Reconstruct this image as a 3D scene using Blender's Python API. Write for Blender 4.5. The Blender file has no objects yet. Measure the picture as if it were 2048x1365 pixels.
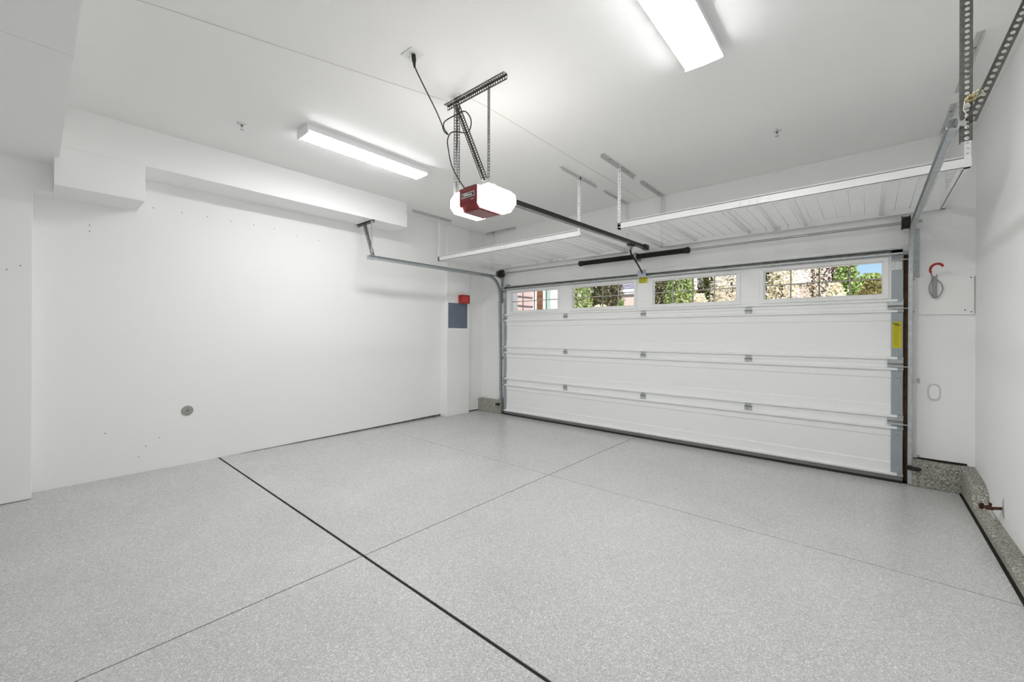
import bpy, math, random
from mathutils import Vector, Matrix

random.seed(7)
S = bpy.context.scene
COL = S.collection
V = Vector

# ------------------------------------------------------------------ camera
F_PX, YAW, ROLL = 824.068, 0.712039, 0.0037305
cam_d = bpy.data.cameras.new('camera')
cam_d.sensor_fit = 'HORIZONTAL'
cam_d.sensor_width = 36.0
cam_d.lens = F_PX / 2048 * 36.0
cam_d.shift_y = -13.467 / 2048
cam_d.clip_start = 0.02
cam_d.clip_end = 300
cam = bpy.data.objects.new('camera', cam_d)
COL.objects.link(cam)
_f = V((-math.sin(YAW), math.cos(YAW), 0))
_r0 = V((math.cos(YAW), math.sin(YAW), 0))
_u0 = V((0, 0, 1))
_r = _r0 * math.cos(ROLL) + _u0 * math.sin(ROLL)
_u = _u0 * math.cos(ROLL) - _r0 * math.sin(ROLL)
_m = Matrix.Identity(4)
for i in range(3):
    _m[i][0], _m[i][1], _m[i][2] = _r[i], _u[i], -_f[i]
_m[0][3], _m[1][3], _m[2][3] = 0, 0, 1.335
cam.matrix_world = _m
S.camera = cam

# ------------------------------------------------------------------ world, sun, exposure
LED_STRENGTH = 39.0
BULB_STRENGTH = 21.0
W = bpy.data.worlds.new('world')
S.world = W
W.use_nodes = True
nt = W.node_tree
bg = nt.nodes['Background']
sky = nt.nodes.new('ShaderNodeTexSky')
sky.sky_type = 'NISHITA'
sky.sun_disc = False
sky.ozone_density = 4.0
sky.sun_elevation = math.radians(60)
sky.sun_rotation = math.radians(200)
nt.links.new(sky.outputs[0], bg.inputs[0])
bg.inputs[1].default_value = 0.17
sun_d = bpy.data.lights.new('sun', 'SUN')
sun_d.energy = 13.0
sun_d.angle = 0.009
sun_d.color = (1.0, 0.95, 0.88)
sun = bpy.data.objects.new('sun', sun_d)
COL.objects.link(sun)
sun.rotation_euler = (math.radians(30), 0, math.radians(38))
vs = S.view_settings
vs.view_transform = 'Standard'
vs.look = 'None'
vs.exposure = 0.0
vs.gamma = 1.0
vs.use_curve_mapping = False
S.cycles.max_bounces = 10
S.cycles.diffuse_bounces = 8
S.cycles.glossy_bounces = 3
S.cycles.use_adaptive_sampling = True
S.cycles.adaptive_threshold = 0.09
S.cycles.transparent_max_bounces = 16
S.cycles.use_light_tree = False
S.cycles.caustics_reflective = False
S.cycles.caustics_refractive = False
S.cycles.sample_clamp_indirect = 6.0

# ------------------------------------------------------------------ materials
MATS = {}


def new_mat(name):
    m = bpy.data.materials.new(name)
    m.use_nodes = True
    MATS[name] = m
    return m, m.node_tree, m.node_tree.nodes['Principled BSDF']


def mat(name, col, rough=0.6, metal=0.0, var=0.0, vscale=6.0, bump=0.0, bscale=120.0, spec=None):
    m, t, b = new_mat(name)
    b.inputs['Base Color'].default_value = (*col, 1)
    b.inputs['Roughness'].default_value = rough
    b.inputs['Metallic'].default_value = metal
    if spec is not None:
        b.inputs['Specular IOR Level'].default_value = spec
    tc = t.nodes.new('ShaderNodeTexCoord')
    if var:
        n = t.nodes.new('ShaderNodeTexNoise')
        n.inputs['Scale'].default_value = vscale
        n.inputs['Detail'].default_value = 2
        t.links.new(tc.outputs['Object'], n.inputs['Vector'])
        r = t.nodes.new('ShaderNodeValToRGB')
        r.color_ramp.elements[0].position = 0.3
        r.color_ramp.elements[1].position = 0.7
        r.color_ramp.elements[0].color = (*[max(0, c * (1 - var)) for c in col], 1)
        r.color_ramp.elements[1].color = (*[min(1, c * (1 + var)) for c in col], 1)
        t.links.new(n.outputs[0], r.inputs[0])
        t.links.new(r.outputs[0], b.inputs['Base Color'])
    if bump:
        n = t.nodes.new('ShaderNodeTexNoise')
        n.inputs['Scale'].default_value = bscale
        n.inputs['Detail'].default_value = 1
        t.links.new(tc.outputs['Object'], n.inputs['Vector'])
        bp = t.nodes.new('ShaderNodeBump')
        bp.inputs['Strength'].default_value = bump
        bp.inputs['Distance'].default_value = 0.004
        t.links.new(n.outputs[0], bp.inputs['Height'])
        t.links.new(bp.outputs[0], b.inputs['Normal'])
    return m


def emit(name, col, strength):
    m, t, b = new_mat(name)
    b.inputs['Base Color'].default_value = (*col, 1)
    b.inputs['Emission Color'].default_value = (*col, 1)
    b.inputs['Emission Strength'].default_value = strength
    return m


def flake_mat(name, stops, scale, rough, rough2, big=0.06, bump=0.15):
    """chips of several colours broadcast over a coat"""
    m, t, b = new_mat(name)
    tc = t.nodes.new('ShaderNodeTexCoord')
    vo = t.nodes.new('ShaderNodeTexVoronoi')
    vo.inputs['Scale'].default_value = scale
    t.links.new(tc.outputs['Object'], vo.inputs['Vector'])
    sep = t.nodes.new('ShaderNodeSeparateColor')
    t.links.new(vo.outputs['Color'], sep.inputs[0])
    r = t.nodes.new('ShaderNodeValToRGB')
    r.color_ramp.interpolation = 'CONSTANT'
    while len(r.color_ramp.elements) < len(stops):
        r.color_ramp.elements.new(0.5)
    for e, (p, c) in zip(r.color_ramp.elements, stops):
        e.position = p
        e.color = (*c, 1)
    t.links.new(sep.outputs[0], r.inputs[0])
    n = t.nodes.new('ShaderNodeTexNoise')
    n.inputs['Scale'].default_value = 1.3
    n.inputs['Detail'].default_value = 2
    t.links.new(tc.outputs['Object'], n.inputs['Vector'])
    mp = t.nodes.new('ShaderNodeMapRange')
    mp.inputs[1].default_value = 0.3
    mp.inputs[2].default_value = 0.7
    mp.inputs[3].default_value = 1 - big
    mp.inputs[4].default_value = 1 + big
    t.links.new(n.outputs[0], mp.inputs[0])
    mx = t.nodes.new('ShaderNodeMix')
    mx.data_type = 'RGBA'
    mx.blend_type = 'MULTIPLY'
    mx.inputs[0].default_value = 1.0
    t.links.new(r.outputs[0], mx.inputs[6])
    t.links.new(mp.outputs[0], mx.inputs[7])
    t.links.new(mx.outputs[2], b.inputs['Base Color'])
    mr = t.nodes.new('ShaderNodeMapRange')
    mr.inputs[3].default_value = rough
    mr.inputs[4].default_value = rough2
    t.links.new(sep.outputs[1], mr.inputs[0])
    t.links.new(mr.outputs[0], b.inputs['Roughness'])
    bp = t.nodes.new('ShaderNodeBump')
    bp.inputs['Strength'].default_value = bump
    bp.inputs['Distance'].default_value = 0.002
    t.links.new(sep.outputs[2], bp.inputs['Height'])
    t.links.new(bp.outputs[0], b.inputs['Normal'])
    return m


def leaf_mat(name, c0, c1, c2):
    m, t, b = new_mat(name)
    g = t.nodes.new('ShaderNodeNewGeometry')
    r = t.nodes.new('ShaderNodeValToRGB')
    r.color_ramp.elements.new(0.5)
    for e, c, p in zip(r.color_ramp.elements, (c0, c1, c2), (0.0, 0.5, 1.0)):
        e.color = (*c, 1)
        e.position = p
    t.links.new(g.outputs['Random Per Island'], r.inputs[0])
    t.links.new(r.outputs[0], b.inputs['Base Color'])
    b.inputs['Roughness'].default_value = 0.55
    tr = t.nodes.new('ShaderNodeBsdfTranslucent')
    t.links.new(r.outputs[0], tr.inputs[0])
    ms = t.nodes.new('ShaderNodeMixShader')
    ms.inputs[0].default_value = 0.45
    t.links.new(b.outputs[0], ms.inputs[1])
    t.links.new(tr.outputs[0], ms.inputs[2])
    t.links.new(ms.outputs[0], t.nodes['Material Output'].inputs[0])
    return m


def glass_mat(name, tint, refl):
    m, t, b = new_mat(name)
    t.nodes.remove(b)
    tr = t.nodes.new('ShaderNodeBsdfTransparent')
    tr.inputs[0].default_value = (*tint, 1)
    gl = t.nodes.new('ShaderNodeBsdfGlossy')
    gl.inputs['Roughness'].default_value = 0.02
    lw = t.nodes.new('ShaderNodeLayerWeight')
    lw.inputs[0].default_value = refl
    ms = t.nodes.new('ShaderNodeMixShader')
    t.links.new(lw.outputs['Fresnel'], ms.inputs[0])
    t.links.new(tr.outputs[0], ms.inputs[1])
    t.links.new(gl.outputs[0], ms.inputs[2])
    t.links.new(ms.outputs[0], t.nodes['Material Output'].inputs[0])
    return m


mat('wall_paint', (0.915, 0.915, 0.910), 0.6)
mat('ceiling_paint', (0.915, 0.912, 0.902), 0.75, bump=0.35, bscale=110)
mat('soffit_paint', (0.91, 0.91, 0.905), 0.6)
flake_mat('flake_floor', [(0, (0.51, 0.515, 0.505)), (0.30, (0.565, 0.57, 0.56)), (0.55, (0.465, 0.47, 0.46)), (0.76, (0.66, 0.66, 0.65)),
                          (0.88, (0.38, 0.385, 0.38)), (0.95, (0.78, 0.78, 0.77))], 215, 0.16, 0.30, big=0.05)
flake_mat('flake_curb', [(0, (0.27, 0.26, 0.225)), (0.3, (0.36, 0.35, 0.30)), (0.55, (0.18, 0.175, 0.15)), (0.72, (0.46, 0.45, 0.40)),
                         (0.85, (0.10, 0.10, 0.085)), (0.94, (0.62, 0.61, 0.57))], 150, 0.5, 0.8, big=0.25, bump=0.5)
mat('joint_dirt_gap_shade', (0.022, 0.018, 0.011), 0.9, var=0.3, vscale=9)  # dirt in the floor joints; also the painted shade above the front curb
mat('stem_concrete', (0.13, 0.125, 0.105), 0.9, var=0.35, vscale=14, bump=0.3)
mat('door_white', (0.89, 0.895, 0.887), 0.42)
mat('frame_white', (0.88, 0.88, 0.87), 0.35)
mat('muntin_tan', (0.52, 0.46, 0.42), 0.5)
mat('galv', (0.50, 0.53, 0.54), 0.42, 0.55, var=0.12, vscale=35)
mat('galv_stile', (0.36, 0.40, 0.42), 0.5, 0.3, var=0.05, vscale=12)
mat('galv_leg', (0.30, 0.30, 0.285), 0.45, 0.7, var=0.2, vscale=40)
mat('galv_dark', (0.26, 0.27, 0.26), 0.45, 0.6, var=0.2, vscale=30)
mat('perf_steel', (0.17, 0.165, 0.15), 0.48, 0.75, var=0.25, vscale=40)
mat('zinc', (0.62, 0.63, 0.62), 0.35, 0.8, var=0.1, vscale=60)
mat('shaft_steel', (0.45, 0.45, 0.43), 0.3, 0.9)
mat('black_metal', (0.018, 0.018, 0.017), 0.38, 0.3)
mat('black_spring', (0.014, 0.014, 0.012), 0.45, 0.2)
mat('black_rubber', (0.012, 0.012, 0.011), 0.55)
mat('seal_grey', (0.22, 0.225, 0.22), 0.5, 0.2)
mat('hole_dark', (0.05, 0.05, 0.045), 0.8)
mat('rack_white', (0.87, 0.88, 0.87), 0.38)
mat('bracket_shaded_white', (0.60, 0.61, 0.59), 0.5)  # white brackets toned down, their shading put into the colour
mat('board_white', (0.90, 0.90, 0.885), 0.5)
mat('old_plate', (0.70, 0.69, 0.66), 0.6)
mat('opener_red', (0.21, 0.012, 0.016), 0.28)
mat('opener_red_lens', (0.27, 0.075, 0.085), 0.22)
mat('opener_grey', (0.62, 0.62, 0.61), 0.4)
emit('lens_glow', (1.0, 0.968, 0.93), BULB_STRENGTH)
emit('led_glow', (0.985, 0.99, 1.0), LED_STRENGTH)
mat('fixture_white', (0.84, 0.85, 0.87), 0.35)
mat('plastic_white', (0.82, 0.82, 0.80), 0.4)
mat('wire_white', (0.74, 0.73, 0.70), 0.5)
mat('alarm_red', (0.42, 0.022, 0.016), 0.3)
mat('alarm_red_light', (0.55, 0.055, 0.04), 0.35)
mat('panel_blue', (0.155, 0.185, 0.25), 0.38, 0.1, var=0.04, vscale=8)
mat('grip_red', (0.34, 0.018, 0.014), 0.4)
mat('hook_steel', (0.33, 0.33, 0.325), 0.4, 0.6)
mat('wood_brown', (0.085, 0.042, 0.016), 0.7, var=0.4, vscale=11)
mat('sticker_yellow', (0.60, 0.54, 0.006), 0.4)
mat('sticker_yellow_print', (0.40, 0.37, 0.004), 0.4)
mat('sticker_blue', (0.42, 0.46, 0.62), 0.4)
mat('ink_black', (0.015, 0.014, 0.01), 0.6)
mat('ink_white', (0.9, 0.9, 0.9), 0.5)
mat('rust', (0.075, 0.030, 0.017), 0.85, 0.2, var=0.4, vscale=60, bump=0.4, bscale=200)
mat('pipe_grey', (0.45, 0.43, 0.40), 0.6, 0.3, var=0.25, vscale=60)
mat('cap_grey', (0.33, 0.33, 0.30), 0.6, var=0.08, vscale=40)
mat('twine', (0.55, 0.48, 0.22), 0.85)
mat('twine_pale', (0.75, 0.72, 0.55), 0.85)
mat('drive_concrete', (0.46, 0.44, 0.41), 0.9, var=0.1, vscale=3)
mat('siding_pink', (0.43, 0.335, 0.32), 0.7, var=0.03, vscale=5)
mat('stucco_pink', (0.47, 0.37, 0.34), 0.85, var=0.05, vscale=5)
mat('stucco_pale', (0.52, 0.48, 0.51), 0.85)
mat('trim_white', (0.60, 0.59, 0.60), 0.6)
mat('blind_brown', (0.22, 0.095, 0.035), 0.6, var=0.3, vscale=9)
mat('blind_cream', (0.72, 0.60, 0.45), 0.6)
mat('shutter_lavender', (0.30, 0.29, 0.40), 0.6)
mat('teal_glass', (0.30, 0.42, 0.41), 0.15)
mat('roof_brown', (0.20, 0.13, 0.10), 0.85, var=0.2, vscale=8)
mat('bark', (0.11, 0.07, 0.045), 0.9, var=0.3, vscale=15)
leaf_mat('leaf_cypress', (0.035, 0.07, 0.025), (0.11, 0.14, 0.045), (0.22, 0.13, 0.075))
leaf_mat('leaf_green', (0.14, 0.21, 0.06), (0.33, 0.44, 0.14), (0.55, 0.62, 0.32))
leaf_mat('leaf_cream', (0.50, 0.46, 0.28), (0.88, 0.82, 0.66), (0.95, 0.90, 0.81))
leaf_mat('leaf_purple', (0.05, 0.022, 0.022), (0.13, 0.06, 0.05), (0.22, 0.13, 0.09))
leaf_mat('leaf_olive', (0.11, 0.14, 0.04), (0.30, 0.26, 0.10), (0.42, 0.30, 0.16))
glass_mat('window_glass', (0.97, 0.98, 0.97), 0.12)

# ------------------------------------------------------------------ mesh helpers


class MB:
    def __init__(s):
        s.v, s.f = [], []

    def add(s, vs_, fs):
        o = len(s.v)
        s.v += [tuple(p) for p in vs_]
        s.f += [tuple(i + o for i in q) for q in fs]
        return s

    def box(s, x0, x1, y0, y1, z0, z1):
        return s.add([(x0, y0, z0), (x1, y0, z0), (x1, y1, z0), (x0, y1, z0), (x0, y0, z1), (x1, y0, z1), (x1, y1, z1), (x0, y1, z1)],
                     [(0, 3, 2, 1), (4, 5, 6, 7), (0, 1, 5, 4), (1, 2, 6, 5), (2, 3, 7, 6), (3, 0, 4, 7)])

    def hexa(s, p):
        return s.add(p, [(0, 3, 2, 1), (4, 5, 6, 7), (0, 1, 5, 4), (1, 2, 6, 5), (2, 3, 7, 6), (3, 0, 4, 7)])

    def bar(s, p0, p1, w, h, up=(0, 0, 1)):
        """rectangular bar along p0-p1, w across, h along up"""
        p0, p1 = V(p0), V(p1)
        d = (p1 - p0).normalized()
        a = d.cross(V(up))
        if a.length < 1e-5:
            a = d.cross(V((1, 0, 0)))
        a.normalize()
        b = a.cross(d)
        a, b = a * (w / 2), b * (h / 2)
        return s.hexa([p0 - a - b, p0 + a - b, p1 + a - b, p1 - a - b, p0 - a + b, p0 + a + b, p1 + a + b, p1 - a + b])

    def prism(s, poly, axis, a0, a1):
        """2-d polygon (u, v) extruded along axis: x -> (y, z), y -> (x, z), z -> (x, y)"""
        n = len(poly)

        def pt(u, v, w):
            return {'x': (w, u, v), 'y': (u, w, v), 'z': (u, v, w)}[axis]
        vs_ = [pt(u, v, a0) for u, v in poly] + [pt(u, v, a1) for u, v in poly]
        fs = [tuple(range(n - 1, -1, -1)), tuple(range(n, 2 * n))]
        fs += [(i, (i + 1) % n, n + (i + 1) % n, n + i) for i in range(n)]
        return s.add(vs_, fs)

    def tube(s, path, r, n=8, cap=True):
        path = [V(p) for p in path]
        rings = []
        up = V((0.13, 0.21, 0.97))
        for i, p in enumerate(path):
            a = path[max(i - 1, 0)]
            b = path[min(i + 1, len(path) - 1)]
            d = (b - a).normalized()
            x = d.cross(up)
            if x.length < 0.05:
                x = d.cross(V((1, 0, 0)))
            x.normalize()
            y = x.cross(d)
            rr = r[i] if isinstance(r, (list, tuple)) else r
            rings.append([p + (x * math.cos(k * 2 * math.pi / n) + y * math.sin(k * 2 * math.pi / n)) * rr for k in range(n)])
        vs_ = [q for ring in rings for q in ring]
        fs = []
        for i in range(len(path) - 1):
            for k in range(n):
                fs.append((i * n + k, i * n + (k + 1) % n, (i + 1) * n + (k + 1) % n, (i + 1) * n + k))
        if cap:
            fs.append(tuple(range(n - 1, -1, -1)))
            fs.append(tuple((len(path) - 1) * n + k for k in range(n)))
        return s.add(vs_, fs)

    def lathe(s, origin, axis, prof, n=24):
        """prof: (distance along axis, radius)"""
        o, d = V(origin), V(axis).normalized()
        x = d.cross(V((0, 0, 1)))
        if x.length < 0.05:
            x = d.cross(V((1, 0, 0)))
        x.normalize()
        y = x.cross(d)
        vs_ = []
        for t, r in prof:
            for k in range(n):
                a = 2 * math.pi * k / n
                vs_.append(o + d * t + (x * math.cos(a) + y * math.sin(a)) * max(r, 1e-4))
        fs = []
        for i in range(len(prof) - 1):
            for k in range(n):
                fs.append((i * n + k, i * n + (k + 1) % n, (i + 1) * n + (k + 1) % n, (i + 1) * n + k))
        fs.append(tuple(range(n - 1, -1, -1)))
        fs.append(tuple((len(prof) - 1) * n + k for k in range(n)))
        return s.add(vs_, fs)

    def perf(s, p0, along, length, across, w, t, pitch=0.025, hr=0.0065, slot=1.0, off=0.0):
        """flat perforated strip with round holes that go right through"""
        p0, d, a = V(p0), V(along).normalized(), V(across).normalized()
        n_ = d.cross(a) * t
        cells = max(1, int(round(length / pitch)))
        L = length / cells
        for i in range(cells):
            o = p0 + d * (i * L)
            c = o + d * (L / 2) + a * (w / 2 + off)
            out = [o, o + d * L / 2, o + d * L, o + d * L + a * w / 2, o + d * L + a * w, o + d * L / 2 + a * w, o + a * w, o + a * w / 2]
            inn = []
            for k in range(8):
                q = math.radians(-135 + 45 * k)
                inn.append(c + d * (math.cos(q) * hr * slot) + a * (math.sin(q) * hr))
            vs_ = [q for q in out] + [q for q in inn] + [q + n_ for q in out] + [q + n_ for q in inn]
            fs = []
            for k in range(8):
                k2 = (k + 1) % 8
                fs.append((k, k2, 8 + k2, 8 + k))
                fs.append((16 + k2, 16 + k, 24 + k, 24 + k2))
                fs.append((8 + k, 8 + k2, 24 + k2, 24 + k))
            fs += [(0, 16, 17, 1), (1, 17, 18, 2), (4, 20, 21, 5), (5, 21, 22, 6)]
            if i == 0:
                fs += [(6, 22, 23, 7), (7, 23, 16, 0)]
            if i == cells - 1:
                fs += [(2, 18, 19, 3), (3, 19, 20, 4)]
            s.add(vs_, fs)
        return s

    def angle(s, p0, p1, fa, fb, w=0.032, t=0.002, pitch=0.025, hr=0.0055):
        """perforated angle iron: two holed flanges that meet on the line p0-p1"""
        p0, p1 = V(p0), V(p1)
        d = p1 - p0
        dn = d.normalized()
        a = (V(fa) - dn * V(fa).dot(dn)).normalized()
        b = (V(fb) - dn * V(fb).dot(dn)).normalized()
        s.perf(p0, dn, d.length, a, w, t, pitch, hr)
        s.perf(p0, dn, d.length, b, w, t, pitch, hr)
        return s

    def mesh(s, name):
        me = bpy.data.meshes.new(name)
        me.from_pydata(s.v, [], s.f)
        me.update()
        return me

    def build(s, name, m, parent=None, smooth=False, bevel=0.0, label=None):
        me = s.mesh(name)
        me.materials.append(MATS[m])
        return link(name, me, parent, smooth, bevel, label)


STUFF = {'anchor_holes', 'stile_holes', 'stile_screws', 'hinge_bolts', 'carrier_holes', 'frame_screws', 'sticker_print', 'lag_screws', 'splice_bolts', 'bracket_bolts', 'slots', 'vent_holes',
         'screws', 'wire_deck'}


def link(name, me, parent=None, smooth=False, bevel=0.0, label=None):
    o = bpy.data.objects.new(name, me)
    COL.objects.link(o)
    if name in STUFF:
        o['kind'] = 'stuff'
    if parent is not None:
        o.parent = parent
        o.matrix_parent_inverse = Matrix.Translation(-world_loc(parent))
    if smooth:
        me.polygons.foreach_set('use_smooth', [True] * len(me.polygons))
        try:
            me.set_sharp_from_angle(angle=math.radians(40))
        except Exception:
            pass
    if bevel:
        b = o.modifiers.new('bevel', 'BEVEL')
        b.width = bevel
        b.segments = 2
        b.limit_method = 'ANGLE'
    if label:
        o['label'] = label
    return o


def world_loc(o):
    p = V(o.location)
    if o.parent is not None:
        # parent inverse cancels the parent's own offset
        return p
    return p


def thing(name, label, cat, loc=(0, 0, 0), group=None):
    o = bpy.data.objects.new(name, None)
    o.empty_display_size = 0.05
    COL.objects.link(o)
    o.location = loc
    o['label'] = label
    o['category'] = cat
    if group:
        o['group'] = group
    return o


def tag(o, label, cat, group=None):
    o['label'] = label
    o['category'] = cat
    if group:
        o['group'] = group
    return o


def struct(o, label=None):
    o['kind'] = 'structure'
    if label:
        o['label'] = label
    return o


def text_mesh(name, body, size, m, origin, ex, ey, parent, depth=0.0006, sx=1.0, bold=0.0):
    cu = bpy.data.curves.new(name, 'FONT')
    cu.body = body
    cu.size = size
    cu.align_x = 'CENTER'
    cu.align_y = 'CENTER'
    cu.extrude = depth
    cu.offset = bold
    cu.resolution_u = 3
    tmp = bpy.data.objects.new('tmp', cu)
    COL.objects.link(tmp)
    dg = bpy.context.evaluated_depsgraph_get()
    me = bpy.data.meshes.new_from_object(tmp.evaluated_get(dg))
    bpy.data.objects.remove(tmp)
    bpy.data.curves.remove(cu)
    ex, ey, o = V(ex), V(ey), V(origin)
    ez = ex.cross(ey)
    for v in me.vertices:
        c = v.co.copy()
        v.co = o + ex * (c.x * sx) + ey * c.y + ez * c.z
    me.name = name
    me.materials.clear()
    me.materials.append(MATS[m])
    return link(name, me, parent)


# ------------------------------------------------------------------ dimensions (metres)
CE = 3.10            # ceiling
YW = 5.20            # inside face of the door wall
YD = 5.12            # inside skin of the garage door
XR = 0.69            # right wall
YB = -1.70           # wall behind the camera
XL0, TILT = -5.262, 0.045


def xl(z):
    return XL0 + TILT * z


# ------------------------------------------------------------------ floor: slabs cut by saw joints
fl = struct(MB().box(-5.6, 0.95, YB - 0.2, 5.30, -0.20, -0.007).build('floor', 'joint_dirt_gap_shade'), 'speckled grey flake coated concrete floor with saw cut joints')
for x0, x1 in ((-5.45, -2.2940), (-2.2865, 0.588)):
    for y0, y1 in ((YB, 1.286), (1.303, 3.1935), (3.2005, 5.145)):
        MB().box(x0, x1, y0, y1, -0.007, 0.0).build('slab', 'flake_floor', fl, bevel=0.0015)

# ------------------------------------------------------------------ ceiling, soffits
ce = struct(MB().box(-5.7, 1.0, YB - 0.2, YW + 0.25, CE, CE + 0.2).build('ceiling', 'ceiling_paint'), 'white textured drywall ceiling')
MB().box(xl(3.0) - 0.02, -4.712, 0.094, 3.281, 2.775, CE).build('soffit', 'soffit_paint', ce, bevel=0.003)
MB().hexa([(xl(2.47) - .02, 0.094, 2.469), (-4.712, 0.094, 2.469), (-4.712, 0.620, 2.469), (xl(2.47) - .02, 0.620, 2.469),
           (xl(2.47) - .02, 0.094, 2.775), (-4.712, 0.094, 2.775), (-4.712, 0.620, 2.775), (xl(2.47) - .02, 0.620, 2.775)]
          ).build('soffit_box', 'soffit_paint', ce, bevel=0.003)
MB().box(xl(2.7) - 0.2, -2.938, YB, 0.121, 2.683, CE).build('dropped_ceiling_panel', 'wall_paint', ce)
MB().box(-2.934, XR, YB, 0.121, 2.683, CE).build('dropped_ceiling_panel', 'wall_paint', ce)

# ------------------------------------------------------------------ left wall
# plane leans a touch; its lower edge lifts off the slab towards the door and shows the concrete stem
ya, yb = -0.012, 4.330
lw = MB()
pts = []
ys = [ya, 1.2] + [1.2 + (yb - 1.2) * i / 14 for i in range(1, 15)]
for i, y in enumerate(ys):
    lift = 0.0 if y < 1.2 else 0.034 * (y - 1.2) / 3.1 + (random.random() - .5) * 0.004
    pts.append((y, max(lift, 0.0)))
vs_, fs = [], []
for y, z in pts:
    vs_ += [(xl(z), y, z), (xl(CE), y, CE), (xl(z) - 0.14, y, z), (xl(CE) - 0.14, y, CE)]
for i in range(len(pts) - 1):
    a, b = i * 4, i * 4 + 4
    fs += [(a, a + 1, b + 1, b), (a + 2, b + 2, b + 3, a + 3), (a, b, b + 2, a + 2), (a + 1, a + 3, b + 3, b + 1)]
fs += [(0, 2, 3, 1), tuple(len(pts) * 4 - 4 + k for k in (0, 1, 3, 2))]
lw.add(vs_, fs)
wl = struct(lw.build('wall_left', 'wall_paint'), 'long white drywall wall left of the garage door')
MB().box(-5.45, xl(0) - 0.006, 1.0, 5.3, 0, 0.06).build('concrete_stem', 'stem_concrete', wl)
# furred out wall beside the camera
MB().hexa([(-5.45, YB, 0.004), (-5.063, YB, 0.004), (-5.063, ya, 0.004), (-5.45, ya, 0.004),
           (-5.45, YB, 2.69), (-4.942, YB, 2.69), (-4.942, ya, 2.69), (-5.45, ya, 2.69)]).build('furred_wall', 'wall_paint', wl, bevel=0.004)
MB().hexa([(-5.3, ya - .001, 2.456), (-4.952, ya - .001, 2.456), (-4.952, 0.0935, 2.456), (-5.3, 0.0935, 2.456),
           (-5.3, ya - .001, 2.684), (-4.942, ya - .001, 2.684), (-4.942, 0.0935, 2.684), (-5.3, 0.0935, 2.684)]).build('furred_header', 'wall_paint', wl)
# pier with the panel, and the short return behind it
MB().box(-5.45, -5.11, 4.325, 4.813, 0.0, CE).build('pier', 'wall_paint', wl, bevel=0.006)
MB().box(-5.45, -5.185, 4.813, YW + .05, 0.020, CE).build('return_wall', 'wall_paint', wl)
# nail and anchor holes left in the paint
mh = MB()
for y, z in ((0.312, 2.277), (0.312, 2.225), (0.735, 2.526), (0.95, 2.53), (1.157, 2.534), (1.367, 2.53), (1.582, 2.535), (1.788, 2.535), (2.03, 2.50),
             (2.30, 2.49), (0.42, 0.42), (0.80, 0.31), (0.70, 0.245), (0.65, 0.155)):
    mh.lathe((xl(z) - 0.002, y, z), (1, 0, 0), [(0, 0.004), (0.0035, 0.004)], 8)
h_ = mh.build('anchor_holes', 'hole_dark', wl)
mh = MB()
for y, z in ((-0.141, 1.817), (-0.074, 1.853)):
    x = -5.063 + TILT * z
    mh.lathe((x - 0.003, y, z), (1, 0, 0), [(0, 0.004), (0.0045, 0.004)], 8)
mh.build('anchor_holes', 'hole_dark', wl)

# ------------------------------------------------------------------ right and back walls
wr = struct(MB().box(XR, XR + 0.2, YB - .2, YW + 0.2, 0.03, CE).build('wall_right', 'wall_paint'), 'white drywall wall right of the garage door')
wb = struct(MB().box(-5.6, XR + .2, YB - 0.2, YB, 0, CE).build('wall_back', 'wall_paint'), 'white wall behind the viewer')

# ------------------------------------------------------------------ door wall with the opening
OX0, OX1, OZ = -4.555, 0.203, 2.10
wf = struct(MB().box(-5.5, OX0, YW, YW + 0.22, 0.0, CE).build('wall_front', 'wall_paint'), 'white drywall wall around the garage door')
MB().box(OX1, XR + .2, YW, YW + 0.22, 0.0, CE).build('wall_pier', 'wall_paint', wf)
MB().box(OX0, OX1, YW, YW + 0.22, OZ, CE).build('wall_header', 'wall_paint', wf)
MB().box(0.272, 0.336, YW - 0.010, YW, 0.236, 1.80).build('jamb_board', 'wall_paint', wf)
MB().box(-4.60, 0.345, YW - 0.004, YW, 2.165, CE - 0.004).build('header_panel', 'wall_paint', wf)
t1 = struct(MB().box(OX1 - .03, OX1 + 0.075, YW - 0.02, YW, 0.0, 2.075).build('trim_1', 'wood_brown'), 'bare brown timber jamb beside the right edge of the garage door')
t2 = struct(MB().box(OX0 - 0.06, OX0 + .03, YW - 0.02, YW, 0.0, 2.16).build('trim_2', 'galv_dark'), 'jamb beside the left edge of the garage door')

# concrete curbs
cr = MB()
cr.hexa([(0.285, 5.10, 0), (0.62, 5.10, 0), (0.62, 5.22, 0), (0.285, 5.22, 0), (0.285, 5.105, 0.222), (0.62, 5.105, 0.200), (0.62, 5.22, 0.218), (0.285, 5.22, 0.236)])
cf = struct(cr.build('baseboard_front', 'flake_curb', bevel=0.006), 'speckled concrete curb under the wall right of the garage door')
MB().box(0.295, 0.645, YW - 0.006, YW, 0.222, 0.242).build('sill_gap_shade', 'joint_dirt_gap_shade', cf)  # dark strip painted in for the shaded gap between drywall and curb
br = MB()
prof = [(5.22, 0.0), (5.22, 0.225), (5.05, 0.215), (4.86, 0.205), (4.74, 0.185), (4.66, 0.150), (4.632, 0.10), (4.615, 0.062), (YB, 0.066), (YB, 0.0)]
br.prism(prof, 'x', 0.602, XR + 0.01)
bb = struct(br.build('baseboard_right', 'flake_curb', bevel=0.012), 'low speckled concrete curb along the right wall')
lc = MB().box(-5.19, -4.665, 5.10, 5.22, 0, 0.215)
struct(lc.build('baseboard_left', 'flake_curb', bevel=0.006), 'speckled concrete curb in the far left corner')

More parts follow.
